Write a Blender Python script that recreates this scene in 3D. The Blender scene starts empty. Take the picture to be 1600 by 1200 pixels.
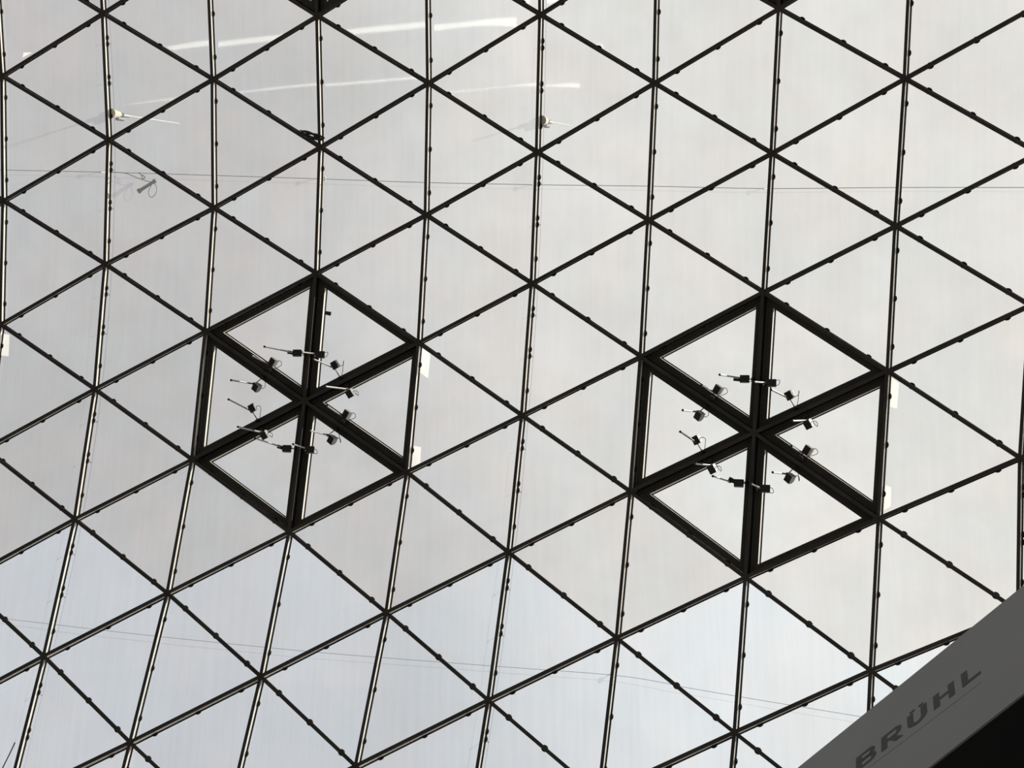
import bpy, bmesh, math, random
from mathutils import Vector as V, Matrix
random.seed(7)
S = bpy.context.scene
COL = S.collection

# surveyed grid nodes (position, outward direction of the bar depth) and fittings, metres
CAM_LOC=(0,0,1.6)
CAM_ROT=[[0.6954, -0.6837, 0.2212], [-0.7186, -0.6617, 0.2141], [0.0, -0.3078, -0.9514]]
NODES={
 (-1,-2):((-11.0904, 6.0081, 19.7733),(-0.2498, 0.0064, 0.9683)),
 (-1,-1):((-9.9951, 7.1417, 19.6116),(-0.2028, 0.0644, 0.9771)),
 (-1,0):((-8.8566, 8.2607, 19.5098),(-0.1474, 0.1196, 0.9818)),
 (-1,1):((-7.7026, 9.3432, 19.3347),(-0.0656, 0.1765, 0.9821)),
 (-1,2):((-6.5566, 10.381, 19.0063),(0.0228, 0.2516, 0.9676)),
 (-1,3):((-5.4373, 11.379, 18.4976),(0.1167, 0.342, 0.9324)),
 (-1,4):((-4.3593, 12.3554, 17.8349),(0.2159, 0.4405, 0.8714)),
 (-1,5):((-3.3329, 13.342, 17.0975),(0.3199, 0.5355, 0.7816)),
 (-1,6):((-2.3638, 14.3837, 16.4178),(0.4293, 0.6134, 0.6629)),
 (0,-1.5):((-9.5762, 5.5997, 19.6993),(-0.1893, -0.0048, 0.9819)),
 (0,-0.5):((-8.4491, 6.7262, 19.6192),(-0.1346, 0.0505, 0.9896)),
 (0,0.5):((-7.2955, 7.8265, 19.5019),(-0.0649, 0.1035, 0.9925)),
 (0,1.5):((-6.1728, 8.8948, 19.235),(0.0189, 0.1702, 0.9852)),
 (0,2.5):((-5.0336, 9.8886, 18.7757),(0.1092, 0.2541, 0.961)),
 (0,3.5):((-3.9722, 10.8661, 18.106),(0.2009, 0.3532, 0.9137)),
 (0,4.5):((-2.9195, 11.8335, 17.2821),(0.2976, 0.4569, 0.8382)),
 (0,5.5):((-1.9566, 12.8156, 16.4117),(0.3948, 0.5525, 0.7341)),
 (0,6.5):((-1.0358, 13.8723, 15.6485),(0.4613, 0.6087, 0.6455)),
 (1,-2):((-9.1306, 4.0744, 19.8136),(-0.1783, -0.0711, 0.9814)),
 (1,-1):((-8.0134, 5.2001, 19.7306),(-0.1255, -0.016, 0.992)),
 (1,0):((-6.8689, 6.3278, 19.6654),(-0.067, 0.0385, 0.997)),
 (1,1):((-5.7374, 7.3879, 19.4952),(0.0153, 0.0932, 0.9955)),
 (1,2):((-4.6346, 8.4302, 19.116),(0.1007, 0.1694, 0.9804)),
 (1,3):((-3.5482, 9.4199, 18.5084),(0.1899, 0.2633, 0.9459)),
 (1,4):((-2.4997, 10.3803, 17.6919),(0.2813, 0.3688, 0.8859)),
 (1,5):((-1.5212, 11.3409, 16.7413),(0.3726, 0.4752, 0.7971)),
 (1,6):((-0.5799, 12.3303, 15.7891),(0.4644, 0.568, 0.6795)),
 (2,-1.5):((-7.5656, 3.6759, 19.8087),(-0.1149, -0.0826, 0.9899)),
 (2,-0.5):((-6.4317, 4.8007, 19.7777),(-0.0569, -0.0291, 0.998)),
 (2,0.5):((-5.2967, 5.9015, 19.6856),(0.0136, 0.0224, 0.9997)),
 (2,1.5):((-4.1615, 6.973, 19.415),(0.0988, 0.088, 0.9912)),
 (2,2.5):((-3.1006, 7.9856, 18.9134),(0.1843, 0.1729, 0.9675)),
 (2,3.5):((-2.0346, 8.9485, 18.1737),(0.2738, 0.2737, 0.922)),
 (2,4.5):((-1.0487, 9.8861, 17.2409),(0.3619, 0.3827, 0.85)),
 (2,5.5):((-0.0967, 10.9004, 16.1925),(0.4494, 0.4906, 0.7466)),
 (2,6.5):((0.7952, 11.8835, 15.2313),(0.5048, 0.5576, 0.659)),
 (3,-2):((-7.1179, 2.1547, 19.8574),(-0.1034, -0.1487, 0.9835)),
 (3,-1):((-5.9885, 3.2748, 19.8078),(-0.0474, -0.0955, 0.9943)),
 (3,0):((-4.86, 4.4062, 19.769),(0.0119, -0.042, 0.999)),
 (3,1):((-3.7273, 5.4889, 19.6097),(0.0951, 0.0121, 0.9954)),
 (3,2):((-2.6473, 6.5334, 19.2333),(0.1799, 0.0865, 0.9799)),
 (3,3):((-1.5954, 7.5395, 18.6042),(0.2669, 0.1803, 0.9467)),
 (3,4):((-0.5746, 8.467, 17.7571),(0.3551, 0.2853, 0.8902)),
 (3,5):((0.3937, 9.4428, 16.7302),(0.4415, 0.3974, 0.8045)),
 (3,6):((1.2954, 10.4234, 15.674),(0.5228, 0.4998, 0.6906)),
 (4,-1.5):((-5.5532, 1.7424, 19.7785),(-0.0384, -0.1614, 0.9861)),
 (4,-0.5):((-4.419, 2.8666, 19.7515),(0.0205, -0.1086, 0.9939)),
 (4,0.5):((-3.2977, 3.977, 19.6697),(0.091, -0.0574, 0.9942)),
 (4,1.5):((-2.1931, 5.0657, 19.411),(0.1751, 0.0072, 0.9845)),
 (4,2.5):((-1.1358, 6.0933, 18.9212),(0.2609, 0.0903, 0.9611)),
 (4,3.5):((-0.1213, 7.0551, 18.1922),(0.3478, 0.1891, 0.9183)),
 (4,4.5):((0.8626, 8.0281, 17.247),(0.4344, 0.2999, 0.8493)),
 (4,5.5):((1.7929, 9.0295, 16.1851),(0.5166, 0.4112, 0.751)),
 (4,6.5):((2.6921, 10.0048, 15.1872),(0.5685, 0.4833, 0.6657)),
 (5,-2):((-5.1303, 0.2145, 19.7473),(-0.0286, -0.2268, 0.9735)),
 (5,-1):((-3.9963, 1.3245, 19.6556),(0.0277, -0.1744, 0.9843)),
 (5,0):((-2.8665, 2.441, 19.6043),(0.0873, -0.1216, 0.9887)),
 (5,1):((-1.7605, 3.5643, 19.4376),(0.1689, -0.0658, 0.9834)),
 (5,2):((-0.6939, 4.6231, 19.0802),(0.2534, 0.007, 0.9673)),
 (5,3):((0.3359, 5.6464, 18.4818),(0.3399, 0.0983, 0.9353)),
 (5,4):((1.3263, 6.6202, 17.6635),(0.4266, 0.2028, 0.8814)),
 (5,5):((2.2832, 7.5893, 16.6846),(0.5109, 0.3137, 0.8004)),
 (5,6):((3.202, 8.5704, 15.6713),(0.5886, 0.4188, 0.6915)),
 (6,-1.5):((-3.5868, -0.2176, 19.5575),(0.0354, -0.2401, 0.9701)),
 (6,-0.5):((-2.4567, 0.8995, 19.4593),(0.0934, -0.1872, 0.9779)),
 (6,0.5):((-1.3423, 2.0181, 19.3431),(0.1629, -0.1348, 0.9774)),
 (6,1.5):((-0.2699, 3.1142, 19.087),(0.245, -0.0707, 0.9669)),
 (6,2.5):((0.788, 4.1781, 18.6219),(0.3312, 0.0113, 0.9435)),
 (6,3.5):((1.7764, 5.1728, 17.9449),(0.4173, 0.1077, 0.9024)),
 (6,4.5):((2.7572, 6.1639, 17.0775),(0.5034, 0.2156, 0.8367)),
 (6,5.5):((3.7006, 7.1469, 16.1212),(0.5841, 0.3245, 0.744)),
 (6,6.5):((4.625, 8.1605, 15.221),(0.6353, 0.3983, 0.6617)),
 (7,-2):((-3.1878, -1.7386, 19.569),(0.046, -0.3046, 0.9514)),
 (7,-1):((-2.0543, -0.6509, 19.3288),(0.1003, -0.2536, 0.9621)),
 (7,0):((-0.9291, 0.4662, 19.1825),(0.1588, -0.1999, 0.9669)),
 (7,1):((0.1583, 1.5872, 18.9772),(0.2382, -0.1435, 0.9606)),
 (7,2):((1.1998, 2.667, 18.6238),(0.321, -0.0711, 0.9444)),
 (7,3):((2.2246, 3.7183, 18.0723),(0.4075, 0.0179, 0.913)),
 (7,4):((3.2184, 4.7217, 17.3402),(0.4943, 0.119, 0.8611)),
 (7,5):((4.1939, 5.7147, 16.484),(0.578, 0.2268, 0.7839)),
 (7,6):((5.138, 6.7202, 15.6226),(0.6529, 0.332, 0.6808)),
 (8,-1.5):((-1.6561, -2.1796, 19.3375),(0.1101, -0.3184, 0.9415)),
 (8,-0.5):((-0.532, -1.0833, 19.0622),(0.1657, -0.2668, 0.9494)),
 (8,0.5):((0.5697, 0.0293, 18.8384),(0.2331, -0.2136, 0.9487)),
 (8,1.5):((1.6354, 1.1424, 18.5364),(0.3136, -0.1489, 0.9378)),
 (8,2.5):((2.6821, 2.2166, 18.0914),(0.3987, -0.0689, 0.9145)),
 (8,3.5):((3.6838, 3.2674, 17.4784),(0.4849, 0.0258, 0.8742)),
 (8,4.5):((4.6563, 4.2726, 16.742),(0.5693, 0.1292, 0.8119)),
 (8,5.5):((5.6456, 5.2792, 15.9619),(0.6487, 0.2353, 0.7238)),
 (8,6.5):((6.6222, 6.3169, 15.2808),(0.6991, 0.3074, 0.6455)),
 (9,-2):((-1.2518, -3.6557, 19.6508),(0.1246, -0.3778, 0.9175)),
 (9,-1):((-0.1219, -2.6096, 19.1257),(0.1756, -0.3315, 0.927)),
 (9,0):((0.9878, -1.5105, 18.7799),(0.2315, -0.2795, 0.9318)),
 (9,1):((2.0659, -0.404, 18.4618),(0.3082, -0.2235, 0.9247)),
 (9,2):((3.1334, 0.6947, 18.0676),(0.3909, -0.1518, 0.9078)),
 (9,3):((4.1566, 1.789, 17.5449),(0.4761, -0.0643, 0.877)),
 (9,4):((5.1719, 2.7855, 16.9299),(0.5618, 0.0312, 0.8267)),
 (9,5):((6.1562, 3.8299, 16.2392),(0.6425, 0.1367, 0.754)),
 (9,6):((7.1597, 4.8637, 15.6127),(0.7141, 0.2408, 0.6574)),
 (10,-1.5):((0.3076, -4.0774, 19.5533),(0.1953, -0.3919, 0.899)),
 (10,-0.5):((1.4257, -3.0228, 18.9646),(0.2474, -0.3459, 0.9051)),
 (10,0.5):((2.5202, -1.9259, 18.5257),(0.3117, -0.2953, 0.9031)),
 (10,1.5):((3.5889, -0.8221, 18.108),(0.3897, -0.2327, 0.8911)),
 (10,2.5):((4.6337, 0.266, 17.6361),(0.4723, -0.1553, 0.8677)),
 (10,3.5):((5.6612, 1.3294, 17.0877),(0.5566, -0.065, 0.8282)),
 (10,4.5):((6.6823, 2.3726, 16.4937),(0.6386, 0.0347, 0.7687)),
 (10,5.5):((7.7121, 3.4131, 15.9379),(0.7131, 0.1387, 0.6872)),
 (10,6.5):((8.7702, 4.4819, 15.5575),(0.7604, 0.2098, 0.6147)),
}
FA_O=[2.9998, -0.0322, 1.6]
FA_D=[-0.0107, -0.9999, 0.0]
FA_N=[0.9999, -0.0107, -0.0]
SPOTS_LEFT=[[[-2.0701, 7.2575, 18.8019], [-2.1066, 7.2804, 18.8056], [-2.3613, 7.3229, 18.3775], [-2.0097, 7.2326, 18.9059], [-0.6485, -0.605, 0.4619], [0.2325, 0.1503, 0.9609]], [[-1.8559, 7.0557, 18.8014], [-1.9061, 7.088, 18.8062], [-1.9926, 7.0052, 18.3208], [-1.9214, 7.1515, 18.8937], [-0.6485, -0.605, 0.4619], [0.2409, 0.1415, 0.9602]], [[-2.2006, 7.5404, 18.7521], [-2.2095, 7.5925, 18.7384], [-2.3886, 7.4778, 18.2859], [-2.1772, 7.6672, 18.7852], [-0.93, 0.2905, 0.2251], [0.2306, 0.1661, 0.9588]], [[-2.1177, 7.862, 18.61], [-2.1744, 7.87, 18.6253], [-2.3431, 7.8327, 18.156], [-2.1699, 7.7877, 18.7619], [-0.93, 0.2905, 0.2251], [0.2433, 0.1912, 0.9509]], [[-1.9653, 8.0316, 18.4911], [-1.9456, 8.0694, 18.4693], [-2.1936, 7.9767, 18.0451], [-1.8251, 8.11, 18.4993], [-0.2913, 0.9254, -0.2423], [0.2569, 0.208, 0.9438]], [[-1.6242, 8.0956, 18.3376], [-1.6879, 8.1242, 18.3524], [-1.8709, 8.0616, 17.8913], [-1.714, 8.1373, 18.4608], [-0.2913, 0.9254, -0.2423], [0.2801, 0.2231, 0.9337]], [[-1.3022, 7.977, 18.2511], [-1.3659, 8.0133, 18.2626], [-1.6274, 7.9796, 17.8377], [-1.2436, 7.9481, 18.3611], [-0.6485, -0.605, 0.4619], [0.298, 0.2249, 0.9277]], [[-1.1011, 7.7744, 18.2548], [-1.1513, 7.8029, 18.2635], [-1.2607, 7.6614, 17.7966], [-1.1565, 7.8651, 18.3512], [-0.6485, -0.605, 0.4619], [0.3057, 0.2157, 0.9274]], [[-1.6404, 6.9802, 18.7609], [-1.6263, 7.0222, 18.7435], [-1.8319, 6.9481, 18.2938], [-1.4966, 7.0625, 18.7718], [-0.2913, 0.9254, -0.2423], [0.2521, 0.1411, 0.9574]], [[-1.2632, 7.0382, 18.613], [-1.3338, 7.0508, 18.6363], [-1.4966, 7.0264, 18.1642], [-1.3741, 7.0559, 18.7447], [-0.2913, 0.9254, -0.2423], [0.2767, 0.155, 0.9484]], [[-1.1013, 7.2092, 18.4905], [-1.1135, 7.2641, 18.4764], [-1.3151, 7.127, 18.0398], [-1.0827, 7.3264, 18.5217], [-0.93, 0.2905, 0.2251], [0.291, 0.1721, 0.9411]], [[-1.0042, 7.5037, 18.3341], [-1.0866, 7.5229, 18.3606], [-1.2412, 7.4352, 17.8932], [-1.0766, 7.4466, 18.4957], [-0.93, 0.2905, 0.2251], [0.3046, 0.1973, 0.9318]]]
SPOTS_RIGHT=[[[1.7488, 3.4208, 18.2739], [1.7141, 3.4411, 18.2862], [1.4828, 3.495, 17.8461], [1.816, 3.3729, 18.3585], [-0.6401, -0.6516, 0.4071], [0.3731, -0.0116, 0.9277]], [[1.9712, 3.2251, 18.2079], [1.9311, 3.2586, 18.2195], [1.7756, 3.2599, 17.7442], [1.9196, 3.3139, 18.3079], [-0.6401, -0.6516, 0.4071], [0.3818, -0.0189, 0.924]], [[1.6377, 3.7144, 18.2865], [1.6233, 3.7729, 18.2858], [1.4293, 3.713, 17.8288], [1.6602, 3.8369, 18.3278], [-0.8927, 0.2808, 0.3525], [0.3731, 0.0038, 0.9278]], [[1.7019, 4.0529, 18.201], [1.6663, 4.0372, 18.2209], [1.4882, 4.039, 17.7537], [1.6798, 3.9564, 18.3176], [-0.8927, 0.2808, 0.3525], [0.3852, 0.0276, 0.9224]], [[1.867, 4.2343, 18.0844], [1.8887, 4.2608, 18.0685], [1.6307, 4.198, 17.6448], [2.0038, 4.2917, 18.0944], [-0.2926, 0.9551, -0.0473], [0.4001, 0.0449, 0.9154]], [[2.1981, 4.2911, 17.9142], [2.1559, 4.2922, 17.9348], [1.9678, 4.2801, 17.4717], [2.1221, 4.2811, 18.0468], [-0.2926, 0.9551, -0.0473], [0.422, 0.0584, 0.9047]], [[2.4968, 4.1683, 17.796], [2.4132, 4.2348, 17.8214], [2.1858, 4.2093, 17.3768], [2.5585, 4.129, 17.8868], [-0.6401, -0.6516, 0.4071], [0.4376, 0.0587, 0.8973]], [[2.7185, 3.9845, 17.733], [2.6797, 4.0165, 17.7438], [2.4955, 3.9446, 17.2846], [2.6701, 4.0775, 17.8319], [-0.6401, -0.6516, 0.4071], [0.4464, 0.0518, 0.8933]], [[2.1896, 3.1491, 18.1308], [2.2097, 3.1822, 18.1183], [1.9531, 3.1747, 17.6892], [2.3328, 3.2128, 18.1462], [-0.2926, 0.9551, -0.0473], [0.393, -0.0192, 0.9194]], [[2.5347, 3.1929, 17.9781], [2.4876, 3.1963, 17.9989], [2.3264, 3.2106, 17.5258], [2.4582, 3.1827, 18.1023], [-0.2926, 0.9551, -0.0473], [0.4148, -0.0083, 0.9099]], [[2.7302, 3.3755, 17.8618], [2.7082, 3.4513, 17.8603], [2.5032, 3.3819, 17.4096], [2.7423, 3.4975, 17.9018], [-0.8927, 0.2808, 0.3525], [0.4311, 0.0087, 0.9022]], [[2.8081, 3.7062, 17.7593], [2.7574, 3.7068, 17.7837], [2.5654, 3.6995, 17.3221], [2.7721, 3.6133, 17.8845], [-0.8927, 0.2808, 0.3525], [0.4444, 0.0338, 0.8952]]]
CABLE_UPPER=[[-6.9954, 9.1898, 19.6278], [-6.5532, 8.771, 19.64], [-5.5832, 7.8317, 19.7307], [-4.5392, 6.8342, 19.8202], [-3.5091, 5.8489, 19.8576], [-2.5546, 4.9305, 19.8258], [-1.5368, 3.9125, 19.7042], [-0.5206, 2.8709, 19.4996], [0.4002, 1.9321, 19.2514], [1.362, 0.8925, 18.9695], [2.2767, -0.0766, 18.7312], [2.7059, -0.5373, 18.6462]]
CABLE_LOWER=[[-2.6408, 12.147, 17.2572], [-2.1948, 11.6923, 17.1984], [-1.7956, 11.2943, 17.1572], [-1.2187, 10.7469, 17.1412], [-0.7212, 10.2641, 17.1207], [0.1776, 9.3996, 17.1205], [0.8952, 8.6962, 17.1208], [2.1509, 7.4079, 17.0929], [3.0382, 6.4718, 17.0332], [3.4728, 6.0639, 16.9746], [3.6015, 5.9549, 16.9493], [4.2628, 5.3302, 16.8198], [4.933, 4.6991, 16.7045], [5.3569, 4.311, 16.6472]]
PAD_A=[[-1.069, 6.1138, 18.9961], [-0.9773, 6.0474, 18.98], [-0.7443, 6.2738, 18.813], [-0.8674, 6.3147, 18.8485]]
PAD_B=[[-0.2809, 6.8513, 18.435], [-0.2098, 6.7965, 18.4249], [-0.0798, 6.9106, 18.3348], [-0.1227, 7.0285, 18.3126]]
PAD_C=[[2.744, 2.2451, 18.1665], [2.8698, 2.2172, 18.1179], [3.0401, 2.4058, 18.0121], [2.9649, 2.4586, 18.0345]]
PAD_D=[[3.5126, 3.0101, 17.7042], [3.5691, 2.9731, 17.6869], [3.7035, 3.1082, 17.6059], [3.6842, 3.1955, 17.5984]]
PAD_E=[[-4.9633, 9.9953, 18.8257], [-4.8703, 9.9195, 18.8239], [-4.6656, 10.0771, 18.7063], [-4.7586, 10.153, 18.706]]
PAD_F=[[-7.3195, 7.4402, 19.643], [-7.2367, 7.3586, 19.6521], [-7.2895, 7.493, 19.6374], [-7.2863, 7.4965, 19.637]]
LABEL_Q=[[-2.2201, 6.7398, 19.1426], [-2.1636, 6.6963, 19.1394], [-2.1372, 6.7328, 19.1202], [-2.1966, 6.7741, 19.1249]]
MAST_LEFT=([-5.9651, 7.1562, 19.6376], [-5.667, 7.1481, 21.1422])
MAST_RIGHT=([-1.9932, 3.2815, 19.5781], [-1.8162, 3.2696, 20.6601])
SUN_DIR=[0.4211, -0.5513, 0.7202]
DEVICE=[[-5.0628, 7.629, 19.6718], [-5.0146, 7.4229, 19.7158]]
DEV_CORD=[[-5.492, 7.7347, 19.6977], [-5.4224, 7.6701, 19.7027], [-5.3448, 7.6088, 19.7086], [-5.2405, 7.5603, 19.7085], [-5.1572, 7.5215, 19.7083], [-5.08, 7.4775, 19.7101], [-5.0235, 7.4375, 19.7133]]
DEV_LOOP=[[-5.0206, 7.4401, 19.7124], [-4.9673, 7.4314, 19.7084], [-4.9141, 7.4565, 19.6964], [-4.8847, 7.5056, 19.6812], [-4.8849, 7.562, 19.6677], [-4.9146, 7.5807, 19.6666], [-4.9618, 7.5609, 19.6767], [-4.9913, 7.5118, 19.6918], [-5.0088, 7.4507, 19.7085]]
DEV_RING=[[-5.2401, 7.4811, 19.7274], [-5.1986, 7.4844, 19.7219], [-5.1659, 7.4683, 19.7221], [-5.1362, 7.4666, 19.7191], [-5.1364, 7.4949, 19.7124], [-5.1631, 7.4992, 19.7143], [-5.1719, 7.4743, 19.7213]]
TANGLE=[[[-4.0233, 5.5449, 19.6056], [-4.0046, 5.4932, 19.6082], [-3.9355, 5.4454, 19.6071], [-3.8447, 5.4194, 19.6029], [-3.7935, 5.4005, 19.6005]], [[-4.0171, 5.5276, 19.6065], [-3.937, 5.4907, 19.6038], [-3.84, 5.4475, 19.6005], [-3.759, 5.3765, 19.5992]], [[-3.9832, 5.5264, 19.6043], [-3.913, 5.4446, 19.6057], [-3.8382, 5.391, 19.6046], [-3.7528, 5.3592, 19.5998]], [[-3.9957, 5.5608, 19.6023], [-3.9215, 5.5298, 19.5998], [-3.8578, 5.4765, 19.5995], [-3.7625, 5.3964, 19.5982]], [[-3.965, 5.4861, 19.6061], [-3.9029, 5.4781, 19.6024], [-3.8219, 5.4073, 19.6023], [-3.7811, 5.366, 19.6017]], [[-4.0458, 5.5457, 19.6071], [-4.0361, 5.5085, 19.6092], [-3.9848, 5.4896, 19.6072], [-3.9068, 5.4274, 19.6065], [-3.8614, 5.4144, 19.6044]]]
LOOSE_CORD=[[-1.006, 11.9933, 16.164], [-0.9469, 12.1088, 16.083], [-0.8908, 12.2272, 16.0026], [-0.8237, 12.3685, 15.9066]]


# ------------------------------------------------------------ camera
cd = bpy.data.cameras.new('camera'); cam = bpy.data.objects.new('camera', cd); COL.objects.link(cam)
m = Matrix([[CAM_ROT[c][r] for c in range(3)] for r in range(3)]).to_4x4()
m.translation = V(CAM_LOC); cam.matrix_world = m
cd.sensor_fit = 'HORIZONTAL'; cd.sensor_width = 36.0; cd.lens = 36.0 * 2400 / 1600
cd.clip_start = 0.05; cd.clip_end = 500
S.camera = cam

# ------------------------------------------------------------ exposure
S.view_settings.view_transform = 'Standard'; S.view_settings.look = 'None'
S.view_settings.exposure = 0.0; S.view_settings.gamma = 1.0
S.view_settings.use_curve_mapping = False

# ------------------------------------------------------------ sky and sun
SUN = V(SUN_DIR).normalized()
w = bpy.data.worlds.new('overcast_sky'); S.world = w; w.use_nodes = True
nt = w.node_tree; nt.nodes.clear(); L = nt.links
def N(t, **k):
    n = nt.nodes.new(t)
    for a, b in k.items(): setattr(n, a, b)
    return n
out = N('ShaderNodeOutputWorld'); bg = N('ShaderNodeBackground'); tc = N('ShaderNodeTexCoord')
dot = N('ShaderNodeVectorMath', operation='DOT_PRODUCT'); dot.inputs[1].default_value = SUN
L.new(tc.outputs['Generated'], dot.inputs[0])
ramp = N('ShaderNodeValToRGB'); L.new(dot.outputs['Value'], ramp.inputs[0])
e = ramp.color_ramp.elements
e[0].position = 0.0; e[0].color = (0.44, 0.45, 0.48, 1)
e[1].position = 1.0; e[1].color = (0.88, 0.85, 0.80, 1)
for pos, c in ((.32, (0.450, 0.449, 0.465)), (.43, (0.505, 0.505, 0.516)), (.54, (0.665, 0.66, 0.652)), (.75, (0.705, 0.70, 0.678))):
    x = e.new(pos); x.color = (*c, 1)
no = N('ShaderNodeTexNoise'); no.inputs['Scale'].default_value = 7.0; no.inputs['Detail'].default_value = 4.0
L.new(tc.outputs['Generated'], no.inputs['Vector'])
mr = N('ShaderNodeMapRange'); mr.inputs['To Min'].default_value = 0.93; mr.inputs['To Max'].default_value = 1.07
mr.inputs['From Min'].default_value = 0.3; mr.inputs['From Max'].default_value = 0.7
L.new(no.outputs['Fac'], mr.inputs['Value'])
mul = N('ShaderNodeVectorMath', operation='SCALE'); L.new(ramp.outputs['Color'], mul.inputs[0]); L.new(mr.outputs[0], mul.inputs['Scale'])
sep = N('ShaderNodeSeparateXYZ'); L.new(tc.outputs['Generated'], sep.inputs[0])
hz = N('ShaderNodeMapRange'); hz.inputs['From Min'].default_value = -0.02; hz.inputs['From Max'].default_value = 0.02
L.new(sep.outputs['Z'], hz.inputs['Value'])
mx = N('ShaderNodeMix', data_type='RGBA'); L.new(hz.outputs[0], mx.inputs[0])
mx.inputs[6].default_value = (0.05, 0.05, 0.05, 1); L.new(mul.outputs[0], mx.inputs[7])
L.new(mx.outputs[2], bg.inputs['Color']); bg.inputs['Strength'].default_value = 1.12
L.new(bg.outputs[0], out.inputs[0])

ld = bpy.data.lights.new('sun', 'SUN'); ld.energy = 4.5; ld.angle = math.radians(1.2); ld.color = (1.0, 0.95, 0.86)
sun = bpy.data.objects.new('sun', ld); COL.objects.link(sun)
sun.rotation_euler = SUN.to_track_quat('Z', 'Y').to_euler(); sun.location = SUN * 60

# ------------------------------------------------------------ materials
def mat(name, col, rough=0.5, metal=0.0, spec=0.5, var=0.0, scale=8.0):
    m = bpy.data.materials.new(name); m.use_nodes = True
    t = m.node_tree; b = t.nodes['Principled BSDF']
    b.inputs['Roughness'].default_value = rough; b.inputs['Metallic'].default_value = metal
    b.inputs['Specular IOR Level'].default_value = spec
    n = t.nodes.new('ShaderNodeTexNoise'); n.inputs['Scale'].default_value = scale; n.inputs['Detail'].default_value = 5
    g = t.nodes.new('ShaderNodeNewGeometry'); t.links.new(g.outputs['Position'], n.inputs['Vector'])
    r = t.nodes.new('ShaderNodeMapRange'); r.inputs['To Min'].default_value = 1 - var; r.inputs['To Max'].default_value = 1 + var
    r.inputs['From Min'].default_value = .3; r.inputs['From Max'].default_value = .7
    t.links.new(n.outputs['Fac'], r.inputs['Value'])
    s = t.nodes.new('ShaderNodeVectorMath'); s.operation = 'SCALE'; s.inputs[0].default_value = col[:3]
    t.links.new(r.outputs[0], s.inputs['Scale']); t.links.new(s.outputs[0], b.inputs['Base Color'])
    return m
M_STEEL = mat('dark_painted_steel', (0.050, 0.045, 0.040), .6, 0, .25, .25, 3)
M_WEB = mat('sunlit_side_steel', (0.84, 0.81, 0.74), .6, 0, .3, .08, 2)  # daylight on the bars' side faces, put into a pale colour
M_GASKET = mat('black_rubber_seal', (0.012, 0.011, 0.010), .7, 0, .2, .2, 9)
M_SASH = mat('dark_bronze_aluminium', (0.045, 0.043, 0.036), .55, 0, .25, .2, 3)
M_BLACK = mat('black_housing', (0.016, 0.015, 0.013), .5, 0, .4, .2, 20)
M_HOUSE = mat('pale_grey_housing', (0.34, 0.335, 0.30), .5, .2, .5, .1, 20)
M_ROD = mat('satin_metal_rod', (0.42, 0.41, 0.39), .32, .7, .5, .05, 20)
M_WIRE = mat('grey_wire_rope', (0.10, 0.10, 0.10), .5, .5, .5, .1, 30)
M_CORD = mat('dark_cord', (0.03, 0.028, 0.025), .6, 0, .3, .2, 30)
M_CREAM = mat('cream_plastic', (0.75, 0.70, 0.55), .5, 0, .4, .06, 10)
M_MAST = mat('white_mast_paint', (0.80, 0.78, 0.72), .4, 0, .4, .04, 10)
M_FASCIA = mat('grey_parapet_paint', (0.170, 0.170, 0.160), .55, 0, .4, .05, 1.2)
M_TRIM = mat('lighter_edge_trim', (0.22, 0.22, 0.21), .5, 0, .4, .05, 3)
M_LETTER = mat('dark_grey_lettering', (0.060, 0.059, 0.058), .8, 0, .3, .05, 6)
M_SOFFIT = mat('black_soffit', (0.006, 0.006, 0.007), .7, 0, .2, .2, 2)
M_FLOOR = mat('grey_stone_floor', (0.13, 0.125, 0.12), .45, 0, .4, .15, 1.5)
M_STICK = mat('grey_sticker', (0.05, 0.05, 0.045), .7, 0, .2, .2, 40)

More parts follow.
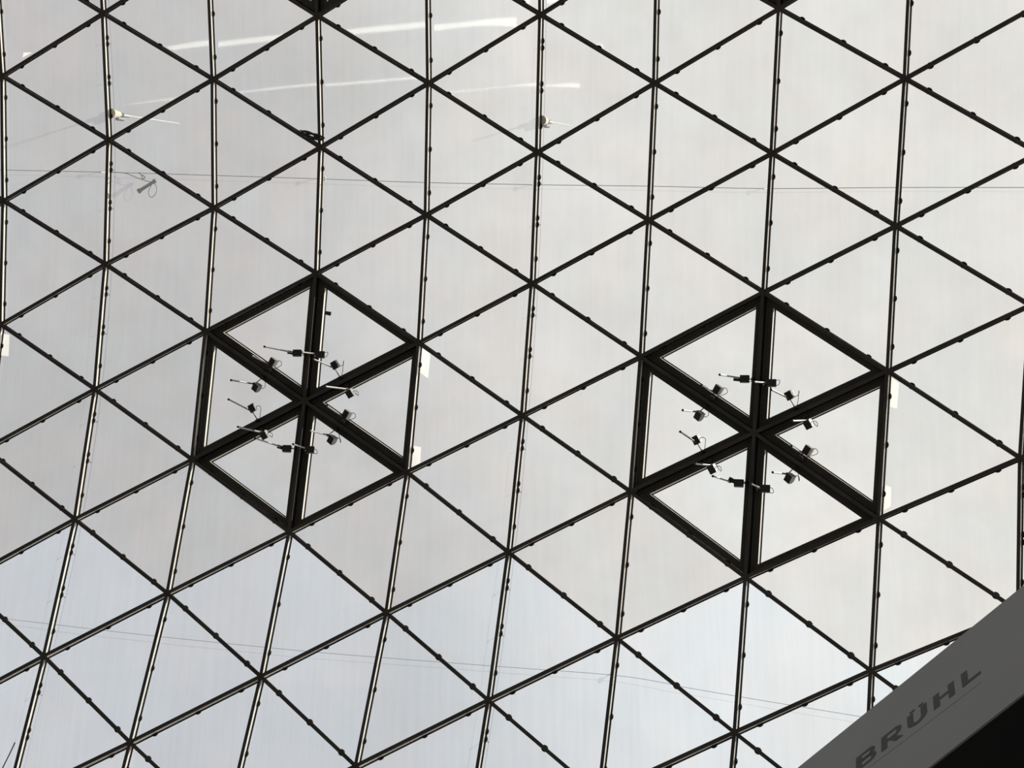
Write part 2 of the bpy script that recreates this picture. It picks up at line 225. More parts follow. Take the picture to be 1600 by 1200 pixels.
def glass(name, tint, dusty, tr=(0.8, 0.8, 0.78), rand=.035, streak=.5):
    """dusty roof glass: mostly see-through, partly scattering dust that catches sun and shadow"""
    m = bpy.data.materials.new(name); m.use_nodes = True; t = m.node_tree; t.nodes.clear(); K = t.links
    def n(ty, **k):
        q = t.nodes.new(ty)
        for a, b in k.items(): setattr(q, a, b)
        return q
    o = n('ShaderNodeOutputMaterial'); tp = n('ShaderNodeBsdfTransparent'); tl = n('ShaderNodeBsdfTranslucent')
    gl = n('ShaderNodeBsdfGlossy'); gl.inputs['Roughness'].default_value = .03
    oi = n('ShaderNodeObjectInfo'); geo = n('ShaderNodeNewGeometry')
    rr = n('ShaderNodeMapRange'); rr.inputs['To Min'].default_value = 1 - rand; rr.inputs['To Max'].default_value = 1 + rand
    K.new(oi.outputs['Random'], rr.inputs['Value'])
    # slow colour drift of the coating
    n1 = n('ShaderNodeTexNoise'); n1.inputs['Scale'].default_value = 1.3; n1.inputs['Detail'].default_value = 3; K.new(geo.outputs['Position'], n1.inputs['Vector'])
    cm = n('ShaderNodeMix', data_type='RGBA'); cm.inputs[6].default_value = (tint[0] * .97, tint[1] * .995, tint[2] * 1.015, 1)
    cm.inputs[7].default_value = (tint[0] * 1.025, tint[1] * .99, tint[2] * .985, 1)
    c1 = n('ShaderNodeMapRange'); c1.inputs['From Min'].default_value = .35; c1.inputs['From Max'].default_value = .65; K.new(n1.outputs['Fac'], c1.inputs['Value'])
    K.new(c1.outputs[0], cm.inputs[0])
    sc = n('ShaderNodeVectorMath', operation='SCALE'); K.new(cm.outputs[2], sc.inputs[0]); K.new(rr.outputs[0], sc.inputs['Scale'])
    # dirt: fine blotches and run marks
    n2 = n('ShaderNodeTexNoise'); n2.inputs['Scale'].default_value = 2.2; n2.inputs['Detail'].default_value = 6; K.new(geo.outputs['Position'], n2.inputs['Vector'])
    cb = n('ShaderNodeCombineXYZ')          # run marks follow the fall of the roof
    for ix, (vec, k) in enumerate(((CAM_ROT[0], 14.0), (CAM_ROT[1], 0.8))):
        dt = n('ShaderNodeVectorMath', operation='DOT_PRODUCT'); dt.inputs[1].default_value = [q * k for q in vec]
        K.new(geo.outputs['Position'], dt.inputs[0]); K.new(dt.outputs['Value'], cb.inputs[ix])
    n3 = n('ShaderNodeTexNoise'); n3.inputs['Scale'].default_value = 1.0; n3.inputs['Detail'].default_value = 3; K.new(cb.outputs[0], n3.inputs['Vector'])
    a = n('ShaderNodeMath', operation='MULTIPLY_ADD'); K.new(n3.outputs['Fac'], a.inputs[0]); a.inputs[1].default_value = streak; K.new(n2.outputs['Fac'], a.inputs[2])
    d = n('ShaderNodeMapRange'); d.inputs['From Min'].default_value = .35 + streak * .35; d.inputs['From Max'].default_value = .7 + streak * .7
    d.inputs['To Min'].default_value = 1.03; d.inputs['To Max'].default_value = .92
    K.new(a.outputs[0], d.inputs['Value'])
    s2 = n('ShaderNodeVectorMath', operation='SCALE'); K.new(sc.outputs[0], s2.inputs[0]); K.new(d.outputs[0], s2.inputs['Scale'])
    K.new(s2.outputs[0], tp.inputs['Color'])
    tl.inputs['Color'].default_value = (*tr, 1)
    mx = n('ShaderNodeMixShader'); mx.inputs[0].default_value = dusty; K.new(tp.outputs[0], mx.inputs[1]); K.new(tl.outputs[0], mx.inputs[2])
    m2 = n('ShaderNodeMixShader'); m2.inputs[0].default_value = .05; K.new(mx.outputs[0], m2.inputs[1]); K.new(gl.outputs[0], m2.inputs[2])
    K.new(m2.outputs[0], o.inputs[0])
    return m
def clear(name, c):
    m = bpy.data.materials.new(name); m.use_nodes = True; t = m.node_tree; t.nodes.clear()
    o = t.nodes.new('ShaderNodeOutputMaterial'); tp = t.nodes.new('ShaderNodeBsdfTransparent'); tp.inputs[0].default_value = (*c, 1)
    t.links.new(tp.outputs[0], o.inputs[0]); return m
G_MAIN = glass('coated_roof_glass', (0.93, 0.925, 0.915), .12)
G_LOW = glass('blue_reflection_roof_glass', (0.94, 0.975, 1.0), .20, (.83, .88, .95), .03, 1.2)  # lower panes: brighter sky reflection put into the tint, with some blue coating
G_VENT = glass('vent_glass', (0.99, 0.99, 0.975), .10, (.8, .8, .78), .01, .2)
G_TOP = clear('clear_glass_edge', (0.99, 0.995, 0.99))
G_PAD = glass('pale_pad', (1, 1, .98), .5, (1, .98, .95), .0, 0)

# ------------------------------------------------------------ helpers
def link(name, verts, faces, mats, fmat=None, parent=None, smooth=False):
    me = bpy.data.meshes.new(name); me.from_pydata([tuple(v) for v in verts], [], faces)
    for q in (mats if isinstance(mats, (list, tuple)) else [mats]): me.materials.append(q)
    if fmat:
        for p, i in zip(me.polygons, fmat): p.material_index = i
    me.update()
    bm = bmesh.new(); bm.from_mesh(me); bmesh.ops.recalc_face_normals(bm, faces=bm.faces); bm.to_mesh(me); bm.free()
    if smooth: me.polygons.foreach_set('use_smooth', [True] * len(me.polygons))
    o = bpy.data.objects.new(name, me); COL.objects.link(o)
    if parent: o.parent = parent
    return o
def empty(name, loc=(0, 0, 0), **props):
    o = bpy.data.objects.new(name, None); COL.objects.link(o); o.location = loc; o.empty_display_size = .1
    for a, b in props.items(): o[a] = b
    return o
def tag(o, **props):
    for a, b in props.items(): o[a] = b
    return o
def keep(o, parent):            # parent without moving the world-space mesh
    o.parent = parent; o.matrix_parent_inverse = Matrix.Translation(-V(parent.location)) if parent.type == 'EMPTY' else Matrix()
    return o
def prism(lo, hi):
    n = len(lo); f = [list(range(n))[::-1], list(range(n, 2 * n))]
    f += [[i, (i + 1) % n, n + (i + 1) % n, n + i] for i in range(n)]
    return list(lo) + list(hi), f
class MB:
    def __init__(s): s.v = []; s.f = []; s.m = []
    def add(s, v, f, mi=0):
        k = len(s.v); s.v += [V(q) for q in v]; s.f += [[i + k for i in q] for q in f]
        s.m += [mi] * len(f) if isinstance(mi, int) else list(mi)
    def link(s, name, mats, parent=None, smooth=False): return link(name, s.v, s.f, mats, s.m, parent, smooth)
def frame(d):
    d = V(d).normalized(); a = d.orthogonal().normalized(); return a, d.cross(a)
def tube_mesh(pts, r, n=8, closed=False):
    pts = [V(p) for p in pts]; vs = []; fs = []; k = len(pts); a = None
    for i, p in enumerate(pts):
        q0 = pts[(i - 1) % k] if (i or closed) else p; q1 = pts[(i + 1) % k] if (i < k - 1 or closed) else p
        d = (q1 - q0).normalized()
        if a is None: a = d.orthogonal().normalized()
        else: a = (a - d * a.dot(d)).normalized()
        b = d.cross(a); rr = r[i] if isinstance(r, (list, tuple)) else r
        for j in range(n):
            t = 2 * math.pi * j / n; vs.append(p + a * math.cos(t) * rr + b * math.sin(t) * rr)
    for i in range(k if closed else k - 1):
        i2 = (i + 1) % k
        for j in range(n): fs.append([i * n + j, i * n + (j + 1) % n, i2 * n + (j + 1) % n, i2 * n + j])
    if not closed: fs.append(list(range(n))[::-1]); fs.append([(k - 1) * n + j for j in range(n)])
    return vs, fs
def smooth_path(pts, sub=5):
    pts = [V(p) for p in pts]; o = []
    for i in range(len(pts) - 1):
        p0 = pts[max(i - 1, 0)]; p1 = pts[i]; p2 = pts[i + 1]; p3 = pts[min(i + 2, len(pts) - 1)]
        for j in range(sub):
            t = j / sub
            o.append(.5 * ((2 * p1) + (p2 - p0) * t + (2 * p0 - 5 * p1 + 4 * p2 - p3) * t * t + (3 * p1 - p0 - 3 * p2 + p3) * t ** 3))
    o.append(pts[-1]); return o
def box_mesh(c, ex, ey, ez):     # centre and half-axis vectors
    c = V(c); v = [c + ex * a + ey * b + ez * g for g in (-1, 1) for a, b in ((-1, -1), (1, -1), (1, 1), (-1, 1))]
    return v, [[3, 2, 1, 0], [4, 5, 6, 7], [0, 1, 5, 4], [1, 2, 6, 5], [2, 3, 7, 6], [3, 0, 4, 7]]

# ------------------------------------------------------------ floor far below
v, f = box_mesh((0, 0, -.1), V((40, 0, 0)), V((0, 40, 0)), V((0, 0, .1)))
tag(link('floor', v, f, M_FLOOR), kind='structure', label='grey stone floor of the atrium below the viewer')

# ------------------------------------------------------------ the glazed roof
T = 0.105
P = {k: V(a) for k, (a, b) in NODES.items()}
D = {k: V(b) for k, (a, b) in NODES.items()}
cen0 = P[(5, 3)].copy()
roof = empty('ceiling', cen0, kind='structure', label='curved glazed roof of triangular panes on a dark steel grid')
VENTS = [(3, 3), (7, 3), (3, -1), (7, -1)]
def ring(c): 
    a, v = c; return [(a, v - 1), (a + 1, v - .5), (a + 1, v + .5), (a, v + 1), (a - 1, v + .5), (a - 1, v - .5)]
edges = []
for (a, v) in P:
    for da, dv in ((0, 1), (1, .5), (1, -.5)):
        if (a + da, v + dv) in P: edges.append(((a, v), (a + da, v + dv)))
discs = MB()
def bar(i, j):
    p, q, n1, n2 = P[i], P[j], D[i], D[j]
    d = (q - p).normalized(); s1 = d.cross(n1).normalized(); s2 = d.cross(n2).normalized()
    b = MB()
    def slab(h0, h1, t0, t1, mi, z=0.0):
        lo = [p + n1 * t0 - s1 * h0 + d * z, q + n2 * t0 - s2 * h0 - d * z, q + n2 * t0 + s2 * h0 - d * z, p + n1 * t0 + s1 * h0 + d * z]
        hi = [p + n1 * t1 - s1 * h1 + d * z, q + n2 * t1 - s2 * h1 - d * z, q + n2 * t1 + s2 * h1 - d * z, p + n1 * t1 + s1 * h1 + d * z]
        b.add(*prism(lo, hi), mi)
    fw = .0178 if i[0] == j[0] else .0205; slab(fw, fw, 0, .010, 0)                 # lower flange
    slab(.004, .004, .010, T - .012, 1, .02)   # upright web, its sunlit look put into the pale colour
    o = b.link('steel_bar', [M_STEEL, M_WEB]); keep(o, roof)
    b = MB(); slab(.0185, .0185, T - .012, T - .001, 0)
    g = b.link('seal_strip', M_GASKET, o)
    # clamp discs screwed to the seal
    fr = (.19, .24, .5, .55, .81) if (abs(i[1] - j[1]) == 1 and i[0] % 4 == 1) else (.17, .5, .83)
    for t in fr:
        c = p.lerp(q, t); n = n1.lerp(n2, t).normalized(); s = d.cross(n).normalized(); c = c + n * (T - .021)
        poly = [(.042, 0), (.028, .029), (0, .038), (-.028, .029), (-.042, 0), (-.028, -.029), (0, -.038), (.028, -.029)]
        lo = [c + d * x * .8 + s * y * .8 for x, y in poly]; hi = [c + n * .012 + d * x + s * y for x, y in poly]
        discs.add(*prism(lo, hi))
    return o
spokes = set()
for c in VENTS:
    for r in ring(c): spokes.add(frozenset((c, r)))
for i, j in edges:
    if frozenset((i, j)) in spokes:
        p, q, n1, n2 = P[i], P[j], D[i], D[j]; d = (q - p).normalized(); s1 = d.cross(n1).normalized(); s2 = d.cross(n2).normalized(); b = MB()
        for h, t0, t1, mi in ((.020, 0, .010, 0), (.007, .010, .13, 2), (.016, .13, .165, 0)):
            lo = [p + n1 * t0 - s1 * h, q + n2 * t0 - s2 * h, q + n2 * t0 + s2 * h, p + n1 * t0 + s1 * h]
            hi = [p + n1 * t1 - s1 * h, q + n2 * t1 - s2 * h, q + n2 * t1 + s2 * h, p + n1 * t1 + s1 * h]
            b.add(*prism(lo, hi), mi)
        keep(b.link('steel_bar', [M_STEEL, M_WEB, M_BLACK]), roof)
    else: bar(i, j)
o = discs.link('clamp_disc', M_GASKET); o['kind'] = 'stuff'; keep(o, roof)
for k in P:
    d = D[k]; a = (P[(k[0], k[1] + 1)] - P[k]) if (k[0], k[1] + 1) in P else (P[k] - P[(k[0], k[1] - 1)])
    a = (a - d * a.dot(d)).normalized(); b = d.cross(a); c = P[k]
    rr = lambda r, t, n=12: [c + d * t + a * r * math.cos(2 * math.pi * i / n) + b * r * math.sin(2 * math.pi * i / n) for i in range(n)]
    mb = MB(); mb.add(*prism(rr(.036, -.008), rr(.040, .014))); mb.add(*prism(rr(.012, -.018, 6), rr(.012, -.008, 6))); mb.add(*prism(rr(.018, .014), rr(.018, T - .014)))
    keep(mb.link('node_hub', M_STEEL), roof)
def tri_at(ks, t, off):
    q = [P[k] + D[k] * t for k in ks]; n = (q[1] - q[0]).cross(q[2] - q[0]).normalized(); r = []
    for i in range(3):
        a = q[i]; u = (q[(i + 1) % 3] - a).normalized(); v = (q[i - 1] - a).normalized()
        r.append(a + (u + v) * (off / u.cross(v).length))
    return r
tris = []
for (a, v) in P:
    for ks in (((a, v), (a + 1, v + .5), (a + 1, v - .5)), ((a, v), (a, v + 1), (a + 1, v + .5))):
        if all(k in P for k in ks): tris.append(ks)
sashes = []
for ks in tris:
    hit = [c for c in VENTS if c in ks]
    if hit: sashes.append((hit[0], ks)); continue
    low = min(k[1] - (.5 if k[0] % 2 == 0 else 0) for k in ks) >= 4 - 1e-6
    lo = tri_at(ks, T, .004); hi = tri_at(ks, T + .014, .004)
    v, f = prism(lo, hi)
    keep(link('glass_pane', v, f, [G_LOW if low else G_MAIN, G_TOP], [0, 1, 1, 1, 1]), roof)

# ------------------------------------------------------------ hexagonal opening vents
vent_lab = ['left of the two whole hexagonal roof vents', 'right of the two whole hexagonal roof vents',
            'hexagonal roof vent cut by the top edge, above the left whole one', 'hexagonal roof vent cut by the top edge, above the right whole one']
vents = []
for n, c in enumerate(VENTS):
    vents.append(empty('window_%d' % (n + 1), P[c], kind='structure', label='dark framed ' + vent_lab[n]))
def ringmesh(ks, o0, o1, t0, t1):
    a, b, c, d = tri_at(ks, t0, o0), tri_at(ks, t0, o1), tri_at(ks, t1, o0), tri_at(ks, t1, o1)
    v = a + b + c + d; f = []; mi = []
    for i in range(3):
        j = (i + 1) % 3
        f += [[i, j, 3 + j, 3 + i], [6 + i, 9 + i, 9 + j, 6 + j], [i, 6 + i, 6 + j, j], [3 + i, 3 + j, 9 + j, 9 + i]]; mi += [0, 0, 0, 1]
    return v, f, mi
for c, ks in sashes:
    root = vents[VENTS.index(c)]
    b = MB(); b.add(*ringmesh(ks, .020, .098, .100, .155))
    b.add(*[q if i < 2 else [0] * 12 for i, q in enumerate(ringmesh(ks, .020, .050, .090, .1001))])
    fr = b.link('sash_frame', [M_SASH, M_WEB]); keep(fr, root)  # inner faces share the pale sunlit colour of the webs
    b = MB(); v, f, mi = ringmesh(ks, .090, .110, .155, .163); b.add(v, f, 0)
    b.link('seal_strip', M_GASKET, fr)
    lo, hi = tri_at(ks, .163, .092), tri_at(ks, .177, .092); v, f = prism(lo, hi)
    link('vent_pane', v, f, [G_VENT, G_TOP], [0, 1, 1, 1, 1], fr)

# ------------------------------------------------------------ gallery parapet with lettering
FO, FD, FN, UP = V(FA_O), V(FA_D), V(FA_N), V((0, 0, 1))
fp = lambda s, z, n=0.0: FO + FD * s + UP * z + FN * n
par = empty('gallery_parapet', fp(-1.5, 7.87), label='grey gallery parapet with raised dark lettering, cutting the lower right corner', category='parapet')
def slabf(name, s0, s1, z0, z1, n0, n1, m, parent):
    lo = [fp(s0, z0, n0), fp(s1, z0, n0), fp(s1, z0, n1), fp(s0, z0, n1)]; hi = [fp(s0, z1, n0), fp(s1, z1, n0), fp(s1, z1, n1), fp(s0, z1, n1)]
    return keep(link(name, *prism(lo, hi), m), parent)
slabf('fascia_panel', -9, 6, 7.876, 9.232, 0, .012, M_FASCIA, par)
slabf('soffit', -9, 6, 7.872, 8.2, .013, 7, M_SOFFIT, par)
slabf('edge_trim', -9, 6, 7.872, 7.880, -.003, 0, M_TRIM, par)
slabf('back_panel', -9, 6, 8.2, 9.2, .012, .14, M_FASCIA, par)
slabf('gallery_floor', -9, 6, 8.2, 8.24, .14, 7, M_FLOOR, par)
z0, z1 = 8.503, 8.690; LW = .046
def strokes(kind):
    H = z1 - z0; W = .158
    if kind == 'H': return [[(0, 0), (LW, 0), (LW, H), (0, H)], [(LW, .080), (W - LW, .080), (W - LW, .113), (LW, .113)], [(W - LW, 0), (W, 0), (W, H), (W - LW, H)]]
    if kind == 'L': return [[(0, 0), (LW, 0), (LW, H), (0, H)], [(LW, 0), (.135, 0), (.135, .036), (LW, .036)]]
    def arc(cx, cy, rx, ry, a0, a1, n=10): return [(cx + rx * math.cos(math.radians(a0 + (a1 - a0) * i / n)), cy + ry * math.sin(math.radians(a0 + (a1 - a0) * i / n))) for i in range(n + 1)]
    def band(o, i): return [[o[k], o[k + 1], i[k + 1], i[k]] for k in range(len(o) - 1)]
    if kind == 'U':
        o = [(0, H)] + arc(.075, .068, .075, .068, 180, 360, 14) + [(.15, H)]
        i = [(LW, H)] + arc(.075, .070, .075 - LW, .036, 180, 360, 14) + [(.15 - LW, H)]
        return band(o, i) + [[(.022, H + .014), (.060, H + .014), (.060, H + .038), (.022, H + .038)], [(.090, H + .014), (.128, H + .014), (.128, H + .038), (.090, H + .038)]]
    def bowl(y0, y1, x1):
        cy = (y0 + y1) / 2; ry = (y1 - y0) / 2; cx = x1 - .050
        return band([(LW, y0)] + arc(cx, cy, .050, ry, -90, 90, 10) + [(LW, y1)], [(LW, y0 + .030)] + arc(cx, cy, .050 - .040, ry - .030, -90, 90, 10) + [(LW, y1 - .030)])
    if kind == 'B': return [[(0, 0), (LW, 0), (LW, H), (0, H)]] + bowl(0, .104, .160) + bowl(.086, H, .150)
    if kind == 'R': return [[(0, 0), (LW, 0), (LW, H), (0, H)]] + bowl(.076, H, .158) + [[(.060, .080), (.108, .080), (.165, 0), (.110, 0)]]
for kind, s0 in (('B', -2.925), ('R', -2.726), ('U', -2.524), ('H', -2.324), ('L', -2.112)):
    b = MB()
    for q in strokes(kind):
        b.add(*prism([fp(s0 + x, z0 + y, -.0015) for x, y in q], [fp(s0 + x, z0 + y, .001) for x, y in q]))
    keep(b.link('letter', M_LETTER), par)
b = MB(); b.add(*prism([fp(-2.95, 8.440, -.0008), fp(-1.98, 8.386, -.0008), fp(-1.98, 8.3878, -.0008), fp(-2.95, 8.4418, -.0008)], [fp(-2.95, 8.440, .001), fp(-1.98, 8.386, .001), fp(-1.98, 8.3878, .001), fp(-2.95, 8.4418, .001)]))
keep(b.link('thin_line', M_LETTER), par)

# ------------------------------------------------------------ gallery edge across the hall with its linear light (mirrored in the upper panes)
M_LED = bpy.data.materials.new('linear_light'); M_LED.use_nodes = True
_b = M_LED.node_tree.nodes['Principled BSDF']; _b.inputs['Emission Color'].default_value = (1.0, 0.98, 0.86, 1); _b.inputs['Emission Strength'].default_value = 7.0
line = smooth_path([(-11.2, 10.3, 0), (-10.3, 9.15, 0), (-9.5, 7.9, 0), (-8.6, 6.75, 0), (-7.7, 5.7, 0), (-6.9, 4.8, 0), (-5.9, 4.0, 0), (-4.9, 3.4, 0), (-3.6, 2.9, 0)], 4)
lit = line[4:21]
def ribbon(h, z0, z1, off=0.0, line=line):
    lo = []; n = len(line); v = []; f = []
    for i, p in enumerate(line):
        d = (line[min(i + 1, n - 1)] - line[max(i - 1, 0)]).normalized(); q = V((-d.y, d.x, 0)); p = p + q * off
        v += [p + q * h + UP * z0, p - q * h + UP * z0, p - q * h + UP * z1, p + q * h + UP * z1]
    for i in range(n - 1):
        for a in range(4): f.append([i * 4 + a, i * 4 + (a + 1) % 4, i * 4 + 4 + (a + 1) % 4, i * 4 + 4 + a])
    f += [[3, 2, 1, 0], [n * 4 - 4, n * 4 - 3, n * 4 - 2, n * 4 - 1]]
    return v, f
opp = empty('gallery_parapet', V((-8, 6, 7.6)), label='plain curved parapet across the hall, carrying a linear light', category='parapet')
keep(link('fascia_panel', *ribbon(.14, 7.6, 8.93), M_FASCIA), opp)
lamp = empty('linear_lamp', V((-8, 6, 8.93)), label='long linear lamp along the top of the opposite parapet', category='lamp')
keep(link('lamp_housing', *ribbon(.11, 8.931, 8.98, 0, lit), M_HOUSE), lamp)
keep(link('added_baffle', *ribbon(.006, 8.931, 10.13, .19), M_BLACK), lamp)  # added unseen shield, keeps the lamp's reflection out of the lower panes
keep(link('diffuser', *ribbon(.085, 8.981, 9.0, 0, lit), M_LED), lamp)

# ------------------------------------------------------------ small spotlights on the vents
names = ['upper part of upright spoke, left side', 'upper part of upright spoke, right side', 'upper left spoke, upper side', 'upper left spoke, lower side',
         'lower left spoke, upper side', 'lower left spoke, lower side', 'lower part of upright spoke, left side', 'lower part of upright spoke, right side',
         'upper right spoke, upper side', 'upper right spoke, lower side', 'lower right spoke, upper side', 'lower right spoke, lower side']
def spotlight(rec, label, group, k):
    pb, pr, pt, mt, u, nb = [V(q) for q in rec]
    root = empty('spotlight', pr, label=label, category='spotlight', group=group)
    u = (u - nb * u.dot(nb)).normalized(); sv = nb.cross(u)
    if (pr - mt).dot(sv) < 0: sv = -sv
    # boxy head, dark towards the hall and pale on its flanks
    tilt = (pt - pr).normalized()
    ax = (-nb * 1.0 + sv * (.35 if k % 2 else -.15) + u * .2).normalized()
    a1 = (u - ax * u.dot(ax)).normalized(); a2 = ax.cross(a1)
    hw, hh, hd = (.040, .050, .042) if k in (0, 1, 6, 7) else (.041, .047, .046)
    b = MB()
    fr = [pb + ax * hd + a1 * hw * x + a2 * hh * y for x, y in ((-1, -1), (1, -1), (1, 1), (-1, 1))]
    mid = [pb + a1 * hw * x + a2 * hh * y for x, y in ((-1, -1), (1, -1), (1, 1), (-1, 1))]
    bk = [pb - ax * hd + a1 * hw * .72 * x + a2 * hh * .72 * y for x, y in ((-1, -1), (1, -1), (1, 1), (-1, 1))]
    b.add(fr + mid + bk, [[3, 2, 1, 0], [8, 9, 10, 11]] + [[i, (i + 1) % 4, 4 + (i + 1) % 4, 4 + i] for i in range(4)] + [[4 + i, 4 + (i + 1) % 4, 8 + (i + 1) % 4, 8 + i] for i in range(4)],
          [0, 1] + [0 if k in (0, 1, 6, 7, 8) else 1] * 4 + [1] * 4)
    head = b.link('lamp_head', [M_BLACK, M_HOUSE]); keep(head, root)
    b = MB()
    for q in (-.6, -.2, .2, .6): b.add(*box_mesh(pb - ax * (hd + .004) + a1 * hw * .72 * q, a1 * .002, a2 * hh * .68, ax * .006))
    b.link('cooling_fin', M_HOUSE, head)
    if k in (0, 6):                              # the two with a second, longer box beside the head
        l = (pt - pr); l = (l - nb * l.dot(nb)).normalized(); m2 = nb.cross(l)
        keep(link('driver_box', *box_mesh(pb + l * .085 - m2 * .004, l * .042, m2 * .022, nb * .02), M_BLACK), root)
    # tubular rod with ball tip
    n = 4; d = (pt - pr)
    keep(link('rod', *tube_mesh([pr, pr + d * .97], .010, 8), M_ROD), root)
    c = pt; b = MB(); b.add(*tube_mesh([c - tilt * .012, c - tilt * .006, c + tilt * .004, c + tilt * .011], [.008, .014, .014, .007], 8)); keep(b.link('rod_tip', M_BLACK), root)
    # bracket from head and rod to the frame
    b = MB()
    b.add(*tube_mesh([mt, pr + nb * .012, pb - ax * .01], .006, 6)); b.add(*box_mesh(mt, u * .022, sv * .012, nb * .022))
    b.add(*box_mesh(pr, u * .013, sv * .013, tilt * .020)); b.add(*box_mesh(mt + nb * .04, u * .010, sv * .010, nb * .040))
    keep(b.link('bracket', M_BLACK), root)
    # looping cable
    r = V(CAM_ROT[0]); r = (r - nb * r.dot(nb)).normalized(); q0 = pb - ax * .02
    dn = V(CAM_ROT[1]) * (-1 if k in (0, 1, 3, 8) else 1); dn = (dn - nb * dn.dot(nb)).normalized()
    lp = [q0, q0 + r * .05 + dn * .02, q0 + r * .085 + dn * -.0, q0 + r * .085 - dn * .04, q0.lerp(mt, .6) + r * .05 - dn * .02, mt + nb * .03]
    keep(link('cable', *tube_mesh(smooth_path(lp, 4), .0035, 6), M_CORD, smooth=True), root)
for side, data in (('left', SPOTS_LEFT), ('right', SPOTS_RIGHT)):
    for k, rec in enumerate(data):
        spotlight(rec, 'spotlight with rod, %s hexagonal vent, %s' % (side, names[k]), 'spotlights on the %s hexagonal vent' % side, k)

# ------------------------------------------------------------ wires above the glass
def wire(name, pts, r, label, m=M_WIRE, cat='cable'):
    root = empty(name, pts[0], label=label, category=cat)
    keep(link('wire_rope', *tube_mesh(smooth_path(pts, 4), r, 6), m, smooth=True), root); return root
cu = wire('safety_cable', CABLE_UPPER, .0042, 'thin cable stretched across the glass above both hexagonal vents')
cl = wire('safety_cable', CABLE_LOWER, .0030, 'thin cable slanting across the bottom panes to the grey parapet')
def roof_pt(a, v, t):
    k0 = (a, math.floor(v)) if a % 2 else (a, math.floor(v - .5) + .5); k1 = (a, k0[1] + 1); f = v - k0[1]
    return P[k0].lerp(P[k1], f) + D[k0].lerp(D[k1], f) * t, D[k0].lerp(D[k1], f).normalized()
def support(root, at, n, h):
    a, b = frame(n); mb = MB(); mb.add(*tube_mesh([at - n * h, at + n * .01], .007, 8)); mb.add(*box_mesh(at, a * .022, b * .016, n * .014))
    keep(mb.link('cable_clamp', M_CREAM), root)
for i in (2, 4, 6, 8): 
    q = V(CABLE_UPPER[i]); a = {2: 1, 4: 3, 6: 5, 8: 7}[i]; n = D[(a, 1)]; support(cu, q + V(CAM_ROT[0]) * .06, n, .22)
for i in (8,): support(cl, V(CABLE_LOWER[i]), D[(6, 4.5)], .09)
for a, where in ((1, 'leftmost whole bar line'), (5, 'bar line midway between the two whole vents')):
    pts = [roof_pt(a, v, T + .12)[0] for v in (-1.99, -1, 0, 1, 2, 3, 4, 5, 5.99)]
    r = wire('guide_wire', pts, .0018, 'thin wire running along the %s' % where)
    for v in (.24, .55, 1.24, 1.55, 2.24, 2.55, 3.24, 3.55, 4.24, 4.55, 5.24):
        q, n = roof_pt(a, v, T + .12); mb = MB(); mb.add(*tube_mesh([q - n * .10, q + n * .006], .004, 6)); mb.add(*box_mesh(q, *[x * .007 for x in (*frame(n), n)]))
        keep(mb.link('wire_post', M_WIRE), r)

# ------------------------------------------------------------ masts standing on the glass
def mast(rec, label):
    b0, tp = V(rec[0]), V(rec[1]); d = (tp - b0).normalized(); a, b = frame(d)
    root = empty('mast', b0, label=label, category='mast', group='white masts standing above the glass')
    L_ = (tp - b0).length
    keep(link('pole', *tube_mesh([b0 + d * .1, tp], [.011, .008], 8), M_MAST), root)
    mb = MB(); mb.add(*tube_mesh([b0, b0 + d * .04, b0 + d * .10, b0 + d * .16, b0 + d * .18], [.060, .055, .048, .040, .014], 12)); keep(mb.link('foot', M_CREAM), root)
    keep(link('clamp', *tube_mesh([b0 + d * .12 + a * .05, b0 + d * .24 + a * .05], .030, 10), M_WIRE), root)
    keep(link('collar', *tube_mesh([b0 + d * .24, b0 + d * .36], .026, 10), M_HOUSE), root)
mast(MAST_LEFT, 'thin white mast with pale foot standing above the glass near the upper left')
mast(MAST_RIGHT, 'short white mast with pale foot above the glass, upper middle, left of the right vent')

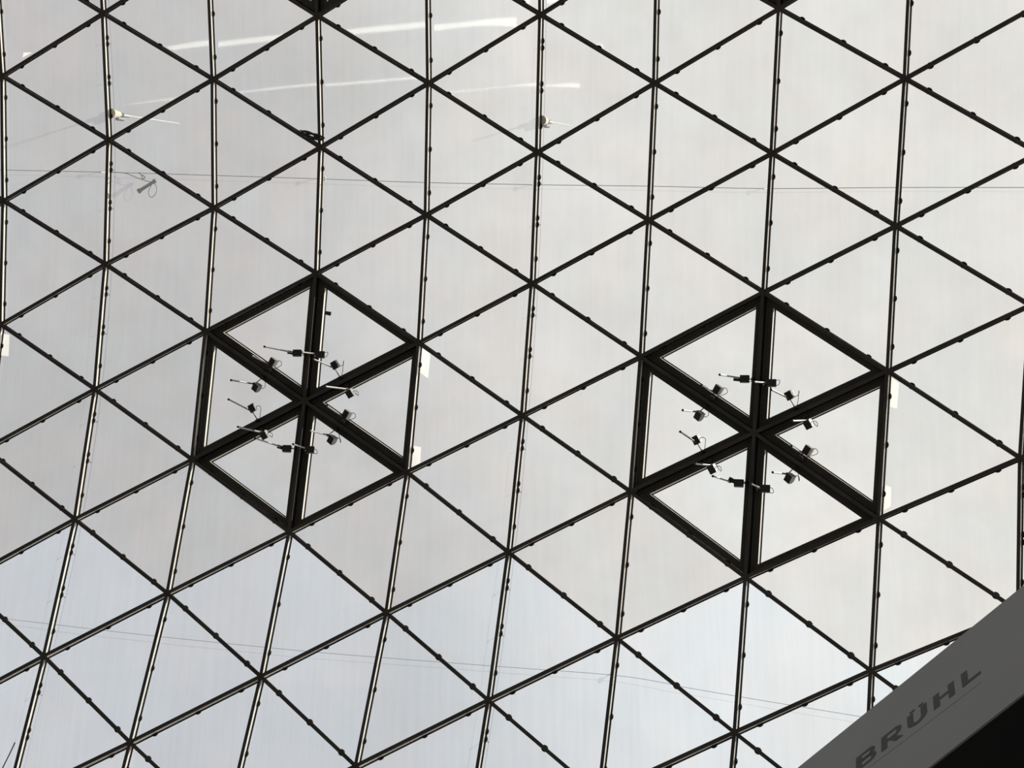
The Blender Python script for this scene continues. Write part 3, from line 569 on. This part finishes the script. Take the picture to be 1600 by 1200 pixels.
# ------------------------------------------------------------ the odd things caught up there
dn = D[(1, 1)]
root = empty('hanging_tube', DEVICE[0], label='dark tubular fitting dangling from the thin upper cable by its cords', category='fitting')
d0, d1 = V(DEVICE[0]), V(DEVICE[1]); dd = (d1 - d0).normalized()
mb = MB(); mb.add(*tube_mesh([d0 + dd * .02, d0 + dd * .03, d1], [.018, .022, .020], 10)); keep(mb.link('tube_body', M_CORD), root)
keep(link('end_cap', *tube_mesh([d0 - dd * .02, d0 + dd * .02], [.034, .028], 10), M_BLACK), root); keep(link('end_cap', *tube_mesh([d1, d1 + dd * .03], [.030, .024], 10), M_BLACK), root)
keep(link('cord', *tube_mesh(smooth_path(DEV_CORD), .005, 6), M_WIRE, smooth=True), root)
keep(link('cord_loop', *tube_mesh(smooth_path(DEV_LOOP), .0045, 6), M_WIRE, smooth=True), root)
keep(link('ring', *tube_mesh(smooth_path(DEV_RING), .006, 6), M_WIRE, smooth=True), root)
root = empty('cable_bundle', TANGLE[0][-1], label='tangled bundle of dark cable caught on a grid node, upper left of centre', category='cable')
for i, q in enumerate(TANGLE):
    o = link('strand', *tube_mesh(smooth_path(q), .013 if i < 4 else .006, 6), M_CORD, smooth=True); keep(o, root)
o = empty('loose_cord', LOOSE_CORD[0], label='short dark cord branching off the bar in the lower left corner', category='cord')
keep(link('cord_run', *tube_mesh(smooth_path(LOOSE_CORD), .007, 6), M_CORD, smooth=True), o)
def plate(name, q, th, m, label, cat, n, group=None):
    q = [V(x) for x in q]; v, f = prism(q, [x - n * th for x in q]); o = link(name, v, f, m)
    tag(o, label=label, category=cat)
    if group: o['group'] = group
    return o
G = 'pale pads on the glass'
plate('glass_pad', PAD_A, .004, G_PAD, 'pale rectangular pad beside the upper right corner of the left vent', 'pad', D[(4, 2.5)], G)
plate('glass_pad', PAD_B, .004, G_PAD, 'pale rectangular pad beside the lower right corner of the left vent', 'pad', D[(4, 2.5)], G)
plate('glass_pad', PAD_C, .004, G_PAD, 'pale rectangular pad beside the upper right corner of the right vent', 'pad', D[(8, 2.5)], G)
plate('glass_pad', PAD_D, .004, G_PAD, 'pale rectangular pad beside the lower right corner of the right vent', 'pad', D[(8, 2.5)], G)
plate('glass_pad', PAD_E, .004, G_PAD, 'pale rectangular pad at the left edge, halfway down', 'pad', D[(0, 2.5)], G)
plate('glass_pad', PAD_F, .004, G_PAD, 'small pale pad in the upper left corner above the first slanting bar', 'pad', D[(0, .5)], G)
plate('sticker', LABEL_Q, .004, M_STICK, 'small dark sticker on the upper right pane of the left vent', 'sticker', D[(3, 2)])
